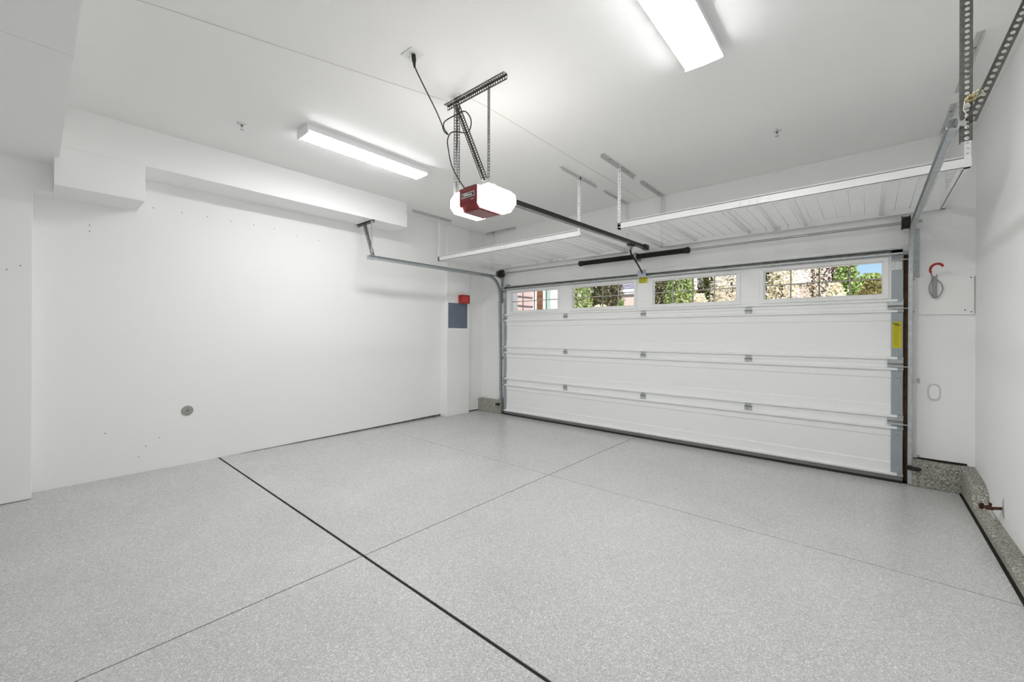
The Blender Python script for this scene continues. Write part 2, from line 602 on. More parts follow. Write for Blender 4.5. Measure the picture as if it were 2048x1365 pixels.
# ------------------------------------------------------------------ garage door
dr = bpy.data.objects.new('door_1', None)
COL.objects.link(dr)
dr.location = (-2.176, YD, 0)
struct(dr, 'white sectional garage door with a row of four windows')
DX0, DX1 = -4.594, 0.242
SEC = [(0.045, 0.5595), (0.5605, 1.0805), (1.0815, 1.6065), (1.6075, 2.125)]
EMB = [(0.181, 0.412), (0.707, 0.945), (1.234, 1.467)]
GL = [(-4.444, -3.515), (-3.26, -2.311), (-2.060, -1.108), (-0.846, 0.108)]
GZ0, GZ1 = 1.712, 2.022
HX = (-3.377, -2.185, -0.99)
sections = []
for i, (z0, z1) in enumerate(SEC):
    mb = MB()
    if i < 3:
        e0, e1 = EMB[i]
        b = 0.007
        d = 0.007
        prof = [(YD, z0), (YD, e0 - b), (YD + d, e0), (YD + d, e1), (YD, e1 + b), (YD, z1), (YD + 0.045, z1), (YD + 0.045, z0)]
        mb.prism(prof, 'x', DX0, DX1)
    else:
        for a0, a1, c0, c1 in [(DX0, DX1, z0, GZ0), (DX0, DX1, GZ1, z1)]:
            mb.box(a0, a1, YD, YD + 0.045, c0, c1)
        xs = [DX0] + [q for g in GL for q in g] + [DX1]
        for k in range(0, 10, 2):
            mb.box(xs[k], xs[k + 1], YD, YD + 0.045, GZ0, GZ1)
    sections.append(mb.build('section', 'door_white', dr, bevel=0.002 if i < 3 else 0))
names = ('plain bottom section with a rubber seal', 'plain lower middle section', 'plain upper middle section', 'top section with four windows')
for s_, n_ in zip(sections, names):
    s_['label'] = n_
# raised seams between the windows
for x0, x1 in ((-3.475, -3.300), (-2.271, -2.10), (-1.068, -0.886)):
    MB().box(x0, x1, YD - 0.003, YD, 1.755, 1.98).build('stile_panel', 'door_white', sections[3], bevel=0.002)
# rolled lips along the section edges
LIP = {0: (0.076, 0.497), 1: (0.603, 1.032), 2: (1.130, 1.559), 3: (1.656,)}
for i, zs in LIP.items():
    for z in zs:
        mb = MB()
        mb.prism([(YD, z - 0.011), (YD - 0.020, z - 0.011), (YD - 0.024, z - 0.006), (YD - 0.024, z + 0.008), (YD, z + 0.014)], 'x', DX0 + 0.03, DX1 - 0.038)
        mb.build('edge_lip', 'door_white', sections[i])
        MB().box(DX1 - 0.038, DX1 + 0.003, YD - 0.022, YD, z - 0.011, z + 0.011).build('lip_end', 'galv_stile', sections[i])
        MB().box(DX0 - 0.003, DX0 + 0.03, YD - 0.022, YD, z - 0.011, z + 0.011).build('lip_end', 'galv_stile', sections[i])
# galvanised end stiles with punched holes
for i, (z0, z1) in enumerate(SEC):
    r_ = MB().box(0.163, DX1 - 0.002, YD - 0.004, YD + 0.046, z0 + 0.02, z1 - 0.012)
    r_.build('end_stile', 'galv_stile', sections[i])
    MB().box(DX0 + 0.002, DX0 + 0.055, YD - 0.004, YD + 0.046, z0 + 0.02, z1 - 0.012).build('end_stile', 'galv_stile', sections[i])
    hm = MB()
    zz = z0 + (z1 - z0) * (0.72 if i != 3 else 0.80)
    if i < 2:
        for dx in (-0.02, 0.02):
            for dz in (-0.02, 0.0, 0.02):
                hm.lathe((0.206 + dx, YD - 0.005, zz + dz), (0, 1, 0), [(0, 0.0028), (0.002, 0.0028)], 8)
        hm.lathe((0.206, YD - 0.005, zz + 0.016), (0, 1, 0), [(0, 0.004), (0.002, 0.004)], 8)
        hm.build('stile_holes', 'hole_dark', sections[i])
    sm = MB()
    for q in (0.17, 0.88):
        sm.lathe((0.206, YD - 0.008, z0 + (z1 - z0) * q), (0, 1, 0), [(0, 0.004), (0.002, 0.0055), (0.005, 0.0055)], 10)
    sm.build('stile_screws', 'zinc', sections[i], smooth=True)
# seam shadow gaps are real: 1 mm between sections. hinges sit across them
for j, zj in enumerate((0.560, 1.081, 1.607)):
    for hx in HX:
        mb = MB()
        mb.box(hx - 0.036, hx + 0.036, YD - 0.004, YD, zj - 0.052, zj + 0.000)
        mb.box(hx - 0.030, hx + 0.030, YD - 0.004, YD, zj - 0.004, zj + 0.040)
        h = mb.build('hinge', 'galv', sections[j])
        MB().lathe((hx - 0.036, YD - 0.009, zj - 0.002), (1, 0, 0), [(0, 0.006), (0.072, 0.006)], 10).build('hinge_knuckle', 'galv_dark', sections[j], smooth=True)
        bm_ = MB()
        for dx in (-0.022, 0.0, 0.022):
            bm_.lathe((hx + dx, YD - 0.010, zj - 0.032), (0, 1, 0), [(0, 0.003), (0.002, 0.0055), (0.007, 0.0055)], 8)
        bm_.build('hinge_bolts', 'zinc', sections[j])
    for sx, x0, x1 in ((1, 0.138, DX1 + 0.002), (-1, DX0 - 0.002, DX0 + 0.065)):
        mb = MB()
        mb.box(x0, x1, YD - 0.012, YD - 0.004, zj - 0.036, zj - 0.006)
        mb.box(x0, x1, YD - 0.012, YD - 0.004, zj + 0.004, zj + 0.040)
        mb.build('end_hinge', 'galv', sections[j])
        MB().lathe((x0, YD - 0.017, zj - 0.002), (1, 0, 0), [(0, 0.007), (x1 - x0, 0.007)], 10).build('hinge_knuckle', 'galv_dark', sections[j], smooth=True)
        a0 = 0.165 if sx > 0 else DX0 + 0.04
        a1 = DX1 + 0.036 if sx > 0 else DX0 - 0.036
        MB().tube([(a0, YD - 0.026, zj - 0.026), (a1, YD - 0.026, zj - 0.026)], 0.005, 8).build('roller_stem', 'zinc', sections[j], smooth=True)
# top roller carriers
for sx in (1, -1):
    a0, a1 = (0.165, DX1 + 0.036) if sx > 0 else (DX0 + 0.05, DX0 - 0.036)
    MB().tube([(a0, YD - 0.03, 2.02), (a1, YD - 0.03, 2.02)], 0.006, 8).build('roller_stem', 'zinc', sections[3], smooth=True)
    MB().box(min(a0, a0 + sx * .07), max(a0, a0 + sx * .07), YD - 0.012, YD - 0.004, 1.93, 2.03).build('roller_carrier', 'zinc', sections[3], bevel=0.002)
    hm = MB()
    for dx in (0.018, 0.052):
        for zz in (1.945, 1.965, 1.985, 2.005):
            hm.lathe((a0 + sx * dx, YD - 0.0135, zz), (0, 1, 0), [(0, 0.003), (0.002, 0.003)], 8)
    hm.build('carrier_holes', 'hole_dark', sections[3])
# strut along the top
MB().box(DX0 + 0.01, DX1 - 0.005, YD - 0.004, YD, 2.074, 2.125).build('strut_web', 'galv_dark', sections[3])
for z0_, z1_, zl0, zl1 in ((2.070, 2.074, 2.070, 2.084), (2.122, 2.126, 2.114, 2.126)):
    st = MB()
    st.box(DX0 + 0.01, DX1 - 0.005, YD - 0.046, YD, z0_, z1_)
    st.box(DX0 + 0.01, DX1 - 0.005, YD - 0.049, YD - 0.046, zl0, zl1)
    st.build('strut_flange', 'galv', sections[3])
# bottom seal
MB().box(DX0, DX1, YD - 0.002, YD + 0.045, 0.022, 0.055).build('seal_retainer', 'seal_grey', sections[0])
MB().prism([(YD + 0.002, 0.0), (YD - 0.008, 0.008), (YD - 0.006, 0.024), (YD + 0.045, 0.026), (YD + 0.05, 0.0)], 'x', DX0, DX1).build('rubber_seal', 'black_rubber', sections[0])
# windows
for gi, (x0, x1) in enumerate(GL):
    fm = MB()
    o = 0.036
    yo = YD - 0.012
    for a in ((x0 - o, x1 + o, GZ0 - o, GZ0), (x0 - o, x1 + o, GZ1, GZ1 + o), (x0 - o, x0, GZ0, GZ1), (x1, x1 + o, GZ0, GZ1)):
        fm.box(a[0], a[1], yo, YD, a[2], a[3])
    i_ = 0.010
    for a in ((x0, x1, GZ0, GZ0 + i_), (x0, x1, GZ1 - i_, GZ1), (x0, x0 + i_, GZ0 + i_, GZ1 - i_), (x1 - i_, x1, GZ0 + i_, GZ1 - i_)):
        fm.box(a[0], a[1], YD + 0.006, YD + 0.040, a[2], a[3])
    fm.build('window_frame', 'frame_white', sections[3], bevel=0.002)
    MB().box(x0 + 0.004, x1 - 0.004, YD + 0.018, YD + 0.022, GZ0 + 0.004, GZ1 - 0.004).build('pane', 'window_glass', sections[3])
    for k in (1, 2, 3):
        mx_ = x0 + (x1 - x0) * k / 4
        MB().box(mx_ - 0.007, mx_ + 0.007, YD + 0.022, YD + 0.034, GZ0 + 0.006, GZ1 - 0.006).build('muntin', 'muntin_tan', sections[3])
    zc = (GZ0 + GZ1) / 2
    MB().box(x0 + 0.006, x1 - 0.006, YD + 0.0225, YD + 0.0335, zc - 0.006, zc + 0.006).build('muntin', 'muntin_tan', sections[3])
    sm = MB()
    for k in range(6):
        xx = x0 + (x1 - x0) * (0.04 + 0.92 * k / 5)
        for zz in (GZ0 - 0.018, GZ1 + 0.018):
            sm.lathe((xx, yo - 0.001, zz), (0, 1, 0), [(0, 0.0025), (0.002, 0.004)], 8)
    sm.build('frame_screws', 'zinc', sections[3])
# stickers on the door
s_ = MB().box(0.171, 0.232, YD - 0.0065, YD - 0.004, 1.224, 1.462).build('warning_sticker', 'sticker_yellow', sections[2], label='tall yellow warning sticker with black heading')
text_mesh('sticker_heading', 'Wayne', 0.017, 'ink_black', (0.192, YD - 0.0070, 1.446), (1, 0, 0), (0, 0, 1), sections[2], sx=0.85, bold=0.0006)
text_mesh('sticker_heading', 'Dalton', 0.018, 'ink_black', (0.205, YD - 0.0070, 1.431), (1, 0, 0), (0, 0, 1), sections[2], sx=0.85, bold=0.0006)
pl = MB()
for k in range(26):
    if k == 3:
        continue
    w_ = 0.044 * (0.6 + 0.4 * random.random())
    z = 1.412 - k * 0.0068
    pl.box(0.179, 0.179 + w_, YD - 0.0072, YD - 0.0065, z, z + 0.0034)
pl.build('sticker_print', 'sticker_yellow_print', sections[2])
MB().box(-2.246, -2.134, YD - 0.0025, YD, 2.000, 2.072).build('warning_sticker', 'sticker_yellow', sections[3], label='small yellow warning sticker below the opener arm')
pl = MB()
for k in range(6):
    pl.box(-2.238, -2.238 + 0.09 * (0.7 + 0.3 * random.random()), YD - 0.0032, YD - 0.0025, 2.006 + k * 0.010, 2.010 + k * 0.010)
pl.build('sticker_print', 'sticker_yellow_print', sections[3])
# plate where the opener arm bolts on
MB().box(-2.240, -2.130, YD - 0.062, YD - 0.050, 2.085, 2.165).build('arm_plate', 'galv', sections[3], bevel=0.002)
MB().box(-2.234, -2.136, YD - 0.0635, YD - 0.062, 2.098, 2.150).build('plate_sticker', 'sticker_blue', sections[3])

# ------------------------------------------------------------------ counterbalance shaft and spring
sh = thing('torsion_spring_shaft', 'steel shaft with one long black spring above the garage door', 'spring', (-2.176, 5.08, 2.345))
MB().tube([(-4.735, 5.08, 2.345), (0.36, 5.08, 2.345)], 0.0127, 14).build('shaft', 'shaft_steel', sh, smooth=True)
prof = []
x0, x1 = -3.09, -1.63
n_ = 150
for k in range(n_ + 1):
    t = (x1 - x0) * k / n_
    prof += [(t, 0.0295), (t + (x1 - x0) / n_ * 0.5, 0.0335)]
MB().lathe((x0, 5.08, 2.345), (1, 0, 0), prof, 16).build('spring_coil', 'black_spring', sh, smooth=True)
for xa, d in ((x0, -1), (x1, 1)):
    MB().lathe((xa, 5.08, 2.345), (d, 0, 0), [(-0.04, 0.036), (-0.01, 0.036), (0.0, 0.041), (0.018, 0.041), (0.02, 0.026), (0.036, 0.024)], 16).build('end_cone', 'black_metal', sh, smooth=True)
for xa in (-4.655, 0.225):
    MB().lathe((xa, 5.08, 2.345), (1, 0, 0), [(0, 0.020), (0.002, 0.062), (0.008, 0.062), (0.012, 0.054), (0.05, 0.054), (0.054, 0.064), (0.060, 0.064), (0.062, 0.02)], 24).build('cable_drum', 'black_metal', sh, smooth=True)
for xa in (-4.705, 0.300):
    bp = MB()
    bp.prism([(5.03, 2.30), (5.03, 2.39), (YW - .005, 2.39), (YW - .005, 2.26)], 'x', xa, xa + 0.003)
    bp.box(xa - 0.012 if xa < -2 else xa, xa + 0.003 if xa < -2 else xa + 0.015, YW - 0.007, YW - 0.004, 2.24, 2.40)
    bp.build('bearing_plate', 'galv', sh)
MB().box(-2.29, -2.255, 5.04, YW - 0.004, 2.30, 2.39).build('center_bracket', 'galv_dark', sh)

# ------------------------------------------------------------------ door tracks


def track(name, label, xc, sx, yend):
    """C-channel track; sx=+1 the open side faces -x"""
    t = thing(name, label, 'track', (xc, 5.10, 0), 'steel door tracks')
    # centre line
    R = 0.30
    zt = 2.285
    path = [(5.125, 0.012), (5.09, zt - R)]
    for k in range(1, 10):
        a = math.pi / 2 * k / 9
        path.append((5.09 - R + R * math.cos(a), zt - R + R * math.sin(a)))
    path.append((yend, zt))
    # profile in (n: normal to path in the y-z plane, x): a rounded C, 50 mm tall
    prof = [(-0.025, -0.016), (-0.025, 0.010), (-0.019, 0.016), (0.019, 0.016), (0.025, 0.010), (0.025, -0.016), (0.0225, -0.016), (0.0225, 0.009),
            (0.018, 0.0135), (-0.018, 0.0135), (-0.0225, 0.009), (-0.0225, -0.016)]

    def sweep(pth, nm):
        rings = []
        for i, p in enumerate(pth):
            a = pth[max(i - 1, 0)]
            b = pth[min(i + 1, len(pth) - 1)]
            d = V((b[0] - a[0], b[1] - a[1])).normalized()
            nx = V((-d.y, d.x))
            rings.append([(xc + sx * q[1], p[0] + nx.x * q[0], p[1] + nx.y * q[0]) for q in prof])
        m = len(prof)
        vs2 = [v for r_ in rings for v in r_]
        fs2 = []
        for i in range(len(pth) - 1):
            for k in range(m):
                fs2.append((i * m + k, i * m + (k + 1) % m, (i + 1) * m + (k + 1) % m, (i + 1) * m + k))
        fs2 += [tuple(range(m - 1, -1, -1)), tuple((len(pth) - 1) * m + k for k in range(m))]
        MB().add(vs2, fs2).build(nm, 'galv', t)
    sweep(path[:2], 'vertical_rail')
    sweep(path[1:11], 'curved_rail')
    sweep(path[10:], 'horizontal_rail')
    # angle from the flag bracket to the wall
    fx = xc + sx * 0.017
    fb = MB()
    fb.prism([(5.135, 1.865), (YW - .005, 1.865), (YW - .005, 2.318), (4.86, 2.318), (4.86, 2.294), (5.135, 2.294)], 'x', min(fx, fx + sx * 0.0025), max(fx, fx + sx * 0.0025))
    fb.box(min(fx, fx + sx * 0.045), max(fx, fx + sx * 0.045), YW - 0.008, YW - 0.005, 1.865, 2.30)
    fb.build('flag_bracket', 'galv', t)
    for z in (0.24, 0.93):
        ab = MB()
        ab.box(min(fx, fx + sx * 0.05), max(fx, fx + sx * 0.05), YW - 0.006, YW - 0.002, z - 0.022, z + 0.022)
        ab.box(min(fx, fx + sx * 0.003), max(fx, fx + sx * 0.003), 5.09, YW - 0.002, z - 0.022, z + 0.022)
        ab.build('jamb_bracket', 'galv', t)
    bm_ = MB()
    for z in (1.895, 2.02, 0.24, 0.93):
        bm_.lathe((xc + sx * 0.045, YW - 0.013, z), (0, 1, 0), [(0, 0.004), (0.002, 0.007), (0.007, 0.007)], 8)
    bm_.build('lag_screws', 'zinc', t, smooth=True)
    return t


tl = track('door_track', 'galvanised door track left of the garage door, hung under the soffit', -4.665, -1, 2.70)
trk = track('door_track', 'galvanised door track right of the garage door, hung from perforated steel', 0.290, 1, 2.68)
# hangers
MB().angle((-5.13, 2.80, 2.774), (-4.715, 2.80, 2.774), (0, -1, 0), (0, 0, -1), 0.030, pitch=0.02, hr=0.0068).build('ceiling_angle', 'perf_steel', tl)
MB().box(-4.742, -4.716, 2.768, 2.772, 2.27, 2.765).build('hanger_strap', 'galv', tl)
MB().angle((-4.93, 2.79, 2.755), (-4.715, 2.79, 2.30), (1, 0, 0.45), (0, -1, 0), 0.030, pitch=0.02, hr=0.0068).build('diagonal_brace', 'perf_steel', tl)
MB().box(-4.72, -4.684, 2.695, 2.79, 2.262, 2.312).build('hanger_clip', 'galv', tl)

MB().angle((0.322, 2.775, 2.225), (0.322, 2.775, CE - 0.002), (1, 0, 0), (0, 1, 0), 0.036, 0.0025, 0.0255, 0.0086).build('hanger_angle', 'perf_steel', trk)
MB().angle((0.335, 2.768, 2.315), (0.612, 2.768, CE - 0.002), (1, 0, -0.33), (0, -1, 0), 0.036, 0.0025, 0.0255, 0.0086).build('diagonal_brace', 'perf_steel', trk)
MB().angle((0.25, 2.79, CE - 0.001), (0.68, 2.79, CE - 0.001), (0, -1, 0), (0, 0, -1), 0.036, 0.0025, 0.0255, 0.0086).build('ceiling_angle', 'perf_steel', trk)
MB().tube([(0.272, 2.740, 2.290), (0.335, 2.772, 2.300)], 0.006, 8).build('hanger_bolt', 'zinc', trk, smooth=True)
MB().lathe((0.340, 2.770, 2.375), (0, -1, 0), [(0, 0.011), (0.012, 0.011), (0.012, 0.006), (0.02, 0.006)], 6).build('hanger_bolt', 'zinc', trk)
MB().lathe((0.304, 2.700, 2.285), (1, 0, 0), [(0, 0.012), (0.012, 0.012), (0.014, 0.006), (0.022, 0.006)], 6).build('hanger_bolt', 'zinc', trk)
for k, mname in enumerate(('twine', 'twine_pale')):
    pth = []
    rr = random.Random(5 + k)
    for q in range(26):
        a = q * 1.3 + k
        pth.append((0.352 + k * .016 + 0.017 * math.cos(a) + rr.uniform(-.003, .003), 2.752 + 0.010 * math.sin(a * 1.7), 2.405 + k * .014 + 0.013 * math.sin(a) + rr.uniform(-.003, .003)))
    MB().tube(pth, 0.0035, 6).build('twine_knot', mname, trk, smooth=True, label='scrap of yellow twine tied round the hanger')
MB().tube([(0.330, 2.750, 2.40), (0.326, 2.748, 2.36), (0.338, 2.746, 2.33), (0.326, 2.748, 2.31)], 0.002, 6).build('twine_tail', 'twine_pale', trk, smooth=True)

# ------------------------------------------------------------------ garage door opener
op = thing('garage_door_opener', 'red and white garage door opener with glowing lenses on the ceiling', 'opener', (-2.176, 2.2, 2.3))
OXC = -2.176
# chassis
MB().box(OXC - 0.088, OXC + 0.088, 2.083, 2.345, 2.246, 2.392).build('body', 'opener_grey', op, bevel=0.006)
# red face with a folded lower edge
fr = MB()
fr.prism([(2.030, 2.392), (2.030, 2.290), (2.070, 2.236), (2.082, 2.236), (2.082, 2.392)], 'x', OXC - 0.092, OXC + 0.092)
face = fr.build('front_panel', 'opener_red', op, bevel=0.004)
bp = MB()
bp.hexa([(OXC - 0.092, 2.072, 2.232), (OXC + 0.092, 2.072, 2.232), (OXC + 0.092, 2.280, 2.232), (OXC - 0.092, 2.280, 2.232),
         (OXC - 0.092, 2.072, 2.246), (OXC + 0.092, 2.072, 2.246), (OXC + 0.092, 2.280, 2.246), (OXC - 0.092, 2.280, 2.246)])
bp.build('bottom_panel', 'opener_red', op, bevel=0.003)
MB().box(OXC - 0.070, OXC + 0.070, 2.086, 2.262, 2.2305, 2.2325).build('bottom_lens', 'opener_red_lens', op)
MB().box(OXC - 0.06, OXC + 0.07, 2.04, 2.16, 2.392, 2.402).build('top_cover', 'black_metal', op, bevel=0.003)
# maker's badge
MB().box(OXC - 0.066, OXC + 0.066, 2.0285, 2.0302, 2.318, 2.352).build('badge_border', 'ink_white', face)
MB().box(OXC - 0.062, OXC + 0.062, 2.0275, 2.0288, 2.322, 2.348).build('badge', 'ink_black', face)
text_mesh('badge_text', 'LiftMaster', 0.026, 'ink_white', (OXC, 2.0272, 2.335), (1, 0, 0), (0, 0, 1), face, sx=0.92, bold=0.0004)
MB().box(OXC + 0.030, OXC + 0.062, 2.0285, 2.0302, 2.296, 2.300).build('panel_print', 'opener_grey', face)
# lit lenses either side
for sx in (-1, 1):
    le = MB()
    xi, xo = 0.090, 0.222

    def ring(y, ins):
        return [(OXC + sx * xi, y, 2.390 - ins), (OXC + sx * (xo - 0.045 - ins), y, 2.390 - ins), (OXC + sx * (xo - ins), y, 2.352 - ins * .5),
                (OXC + sx * (xo - ins), y, 2.288 + ins * .5), (OXC + sx * (xo - 0.045 - ins), y, 2.236 + ins), (OXC + sx * xi, y, 2.236 + ins)]
    rg = [ring(2.040, 0.022), ring(2.060, 0.0), ring(2.295, 0.0), ring(2.345, 0.035)]
    vs2 = [v for r_ in rg for v in r_]
    fs2 = []
    for i in range(3):
        for k in range(6):
            q = (i * 6 + k, i * 6 + (k + 1) % 6, (i + 1) * 6 + (k + 1) % 6, (i + 1) * 6 + k)
            fs2.append(q if sx < 0 else q[::-1])
    e0 = tuple(range(6))
    e1 = tuple(18 + k for k in range(6))
    fs2 += [e0[::-1] if sx < 0 else e0, e1 if sx < 0 else e1[::-1]]
    le.add(vs2, fs2)
    lo = le.build('light_lens', 'lens_glow', op, smooth=True, label='glowing white light lens')
    MB().box(OXC + sx * 0.0895 - .0015, OXC + sx * 0.0895 + .0055 * sx if sx > 0 else OXC + sx * 0.0895 + .0015, 2.033, 2.05, 2.262, 2.392).build('lens_rim', 'opener_grey', op)
# hanger frame
MB().angle((-2.468, 2.085, CE - 0.001), (-1.852, 2.085, CE - 0.001), (0, -1, 0), (0, 0, -1), 0.036, pitch=0.022, hr=0.0082).build('ceiling_angle', 'perf_steel', op)
MB().angle((-2.366, 2.092, 2.40), (-2.366, 2.092, CE - 0.036), (1, 0, 0), (0, -1, 0), 0.032, pitch=0.022, hr=0.0078).build('hanger_leg', 'galv_leg', op)
MB().angle((-2.034, 2.085, 2.378), (-2.034, 2.085, CE - 0.02), (1, 0, 0), (0, 1, 0), 0.022, pitch=0.022, hr=0.0055).build('hanger_leg', 'galv_leg', op)
MB().angle((-2.352, 2.070, 3.065), (-2.046, 2.070, 2.415), (1, 0, 0.4), (0, -1, 0), 0.032, pitch=0.022, hr=0.0078).build('diagonal_brace', 'perf_steel', op)
MB().perf((-2.040, 2.08, 2.395), (0, 1, 0), 0.24, (1, 0, 0), 0.03, 0.002, 0.024, 0.006).build('mounting_strap', 'galv_dark', op)
MB().box(-2.375, -1.995, 2.10, 2.13, 2.392, 2.396).build('mounting_strap', 'galv_dark', op)
# rail, trolley, arm
zr0, zr1 = 2.405, 2.468
MB().bar((OXC, 2.33, zr0), (OXC, 5.17, zr1), 0.028, 0.042).build('rail', 'black_metal', op)
MB().bar((OXC, 2.33, zr0 - 0.025), (OXC, 5.14, zr1 - 0.025), 0.034, 0.008).build('rail_flange', 'galv_dark', op)
MB().bar((OXC, 2.33, zr0 + 0.012), (OXC, 5.12, zr1 + 0.012), 0.032, 0.004).build('drive_belt', 'black_rubber', op)
MB().box(OXC - 0.025, OXC + 0.025, 4.66, 4.79, 2.412, 2.44).build('trolley', 'black_metal', op, bevel=0.004)
MB().box(OXC - 0.012, OXC + 0.012, 4.70, 4.74, 2.37, 2.415).build('trolley_link', 'galv_dark', op)
MB().lathe((OXC - 0.02, 5.11, 2.462), (1, 0, 0), [(0, 0.028), (0.04, 0.028)], 16).build('pulley', 'black_metal', op, smooth=True)
MB().box(OXC - 0.03, OXC + 0.03, 5.08, YW - 0.004, 2.435, 2.495).build('header_bracket', 'black_metal', op, bevel=0.004)
arm = MB()
arm.bar((OXC - 0.012, 4.72, 2.415), (OXC - 0.012, 4.765, 2.295), 0.006, 0.030, (0, 1, 0))
arm.build('straight_arm', 'black_metal', op)
arm = MB()
p = [(4.70, 2.345), (4.78, 2.290), (4.90, 2.225), (5.03, 2.145), (5.062, 2.120)]
for a, b in zip(p, p[1:]):
    arm.bar((OXC, a[0], a[1]), (OXC, b[0], b[1]), 0.006, 0.028, (1, 0, 0) if False else (0, 0, 1))
arm.build('curved_arm', 'black_metal', op)
# power cord with a loop of slack
cord = [(-2.168, 1.553, 3.062), (-2.176, 1.575, 3.02), (-2.235, 1.69, 2.975), (-2.33, 1.86, 2.93), (-2.415, 1.985, 2.905), (-2.43, 2.02, 2.87), (-2.395, 2.03, 2.838)]


def smooth_path(pts_, n=6):
    out = []
    P = [V(q) for q in pts_]
    for i in range(len(P) - 1):
        a = P[max(i - 1, 0)]
        b, c = P[i], P[i + 1]
        d = P[min(i + 2, len(P) - 1)]
        for k in range(n):
            t = k / n
            out.append(0.5 * ((2 * b) + (c - a) * t + (2 * a - 5 * b + 4 * c - d) * t * t + (3 * b - a - 3 * c + d) * t ** 3))
    out.append(P[-1])
    return out


loop1 = [(-2.395, 2.03, 2.838), (-2.445, 2.03, 2.905), (-2.43, 2.03, 2.95), (-2.29, 2.03, 2.955), (-2.205, 2.03, 2.945), (-2.155, 2.04, 2.865), (-2.20, 2.05, 2.80), (-2.31, 2.035, 2.835), (-2.37, 2.03, 2.838), (-2.40, 2.03, 2.80),
         (-2.396, 2.03, 2.745), (-2.355, 2.03, 2.599), (-2.287, 2.04, 2.478), (-2.242, 2.06, 2.405)]
MB().tube(smooth_path(cord + loop1[1:]), 0.0042, 8).build('power_cord', 'black_rubber', op, smooth=True)
MB().lathe((-2.167, 1.553, 3.092), (-0.05, 0.15, -1), [(0, 0.013), (0.03, 0.014), (0.05, 0.009), (0.075, 0.006)], 10).build('plug', 'black_rubber', op, smooth=True)

# ceiling receptacle
ou = thing('ceiling_outlet', 'white receptacle plate on the ceiling with the opener plugged in', 'outlet', (-2.18, 1.553, CE))
MB().box(-2.236, -2.124, 1.505, 1.602, CE - 0.006, CE).build('cover_plate', 'plastic_white', ou, bevel=0.002)
sm = MB()
for dx in (-0.030, 0.016):
    sm.box(-2.18 + dx - 0.006, -2.18 + dx - 0.004, 1.545, 1.555, CE - 0.0065, CE - 0.0055)
    sm.box(-2.18 + dx + 0.006, -2.18 + dx + 0.008, 1.545, 1.555, CE - 0.0065, CE - 0.0055)
sm.build('slots', 'hole_dark', ou)

# low-voltage wire stapled to the ceiling
bw = MB()
zc = CE - 0.003
path = smooth_path([(-3.05, -0.02 + .16, zc), (-2.925, .365, zc), (-2.82, .71, zc), (-2.62, 1.36, zc), (-2.42, 2.006, zc), (-2.365, 2.05, zc), (-2.25, 2.107, zc), (-2.238, 3.2, zc), (-2.233, 5.19, zc)], 5)
bw.tube(path, 0.0022, 6)
bw.tube(smooth_path([(-2.365, 2.045, zc), (-2.33, 2.04, 3.0), (-2.27, 2.04, 2.86), (-2.31, 2.05, 2.7), (-2.33, 2.06, 2.5), (-2.30, 2.07, 2.41)], 5), 0.0016, 6)
tag(bw.build('bell_wire', 'wire_white', smooth=True), 'thin white wire stapled across the ceiling to the opener', 'wire')

# ------------------------------------------------------------------ linear lights


def linear_light(label, x0, x1, y0, y1):
    t = thing('ceiling_light', label, 'light', ((x0 + x1) / 2, (y0 + y1) / 2, CE), 'linear ceiling lights')
    xm, w = (x0 + x1) / 2, (x1 - x0)
    MB().box(xm - w / 2 + 0.020, xm + w / 2 - 0.020, y0 + 0.004, y1 - 0.004, CE - 0.034, CE).build('housing', 'fixture_white', t, bevel=0.003)
    # wrap-around lens, slightly bowed underneath
    prof = [(x0, CE - 0.0645), (x0 + 0.001, CE - 0.074), (x0 + 0.008, CE - 0.080), (xm - 0.03, CE - 0.083), (xm + 0.03, CE - 0.083), (x1 - 0.008, CE - 0.080), (x1 - 0.001, CE - 0.074), (x1, CE - 0.0645)]
    MB().prism(prof, 'y', y0 + 0.012, y1 - 0.012).build('lens', 'led_glow', t)
    cap = [(x0 - 0.005, CE - 0.020), (x0 - 0.005, CE - 0.082), (xm, CE - 0.086), (x1 + 0.005, CE - 0.082), (x1 + 0.005, CE - 0.020)]
    for ya_ in (y0, y1 - 0.012):
        MB().prism(cap, 'y', ya_, ya_ + 0.012).build('end_cap', 'fixture_white', t)
    for xa, xb in ((x0 - 0.004, x0 + 0.022), (x1 - 0.022, x1 + 0.004)):
        MB().box(xa, xb, y0 + 0.012, y1 - 0.012, CE - 0.0645, CE - 0.030).build('side_rim', 'fixture_white', t)
    return t


linear_light('long lit linear light on the ceiling above the left wall side', -3.735, -3.535, 1.478, 2.722)
linear_light('large lit linear light on the ceiling, cut by the top of the picture', -0.885, -0.672, 1.482, 2.728)

# ------------------------------------------------------------------ sprinklers


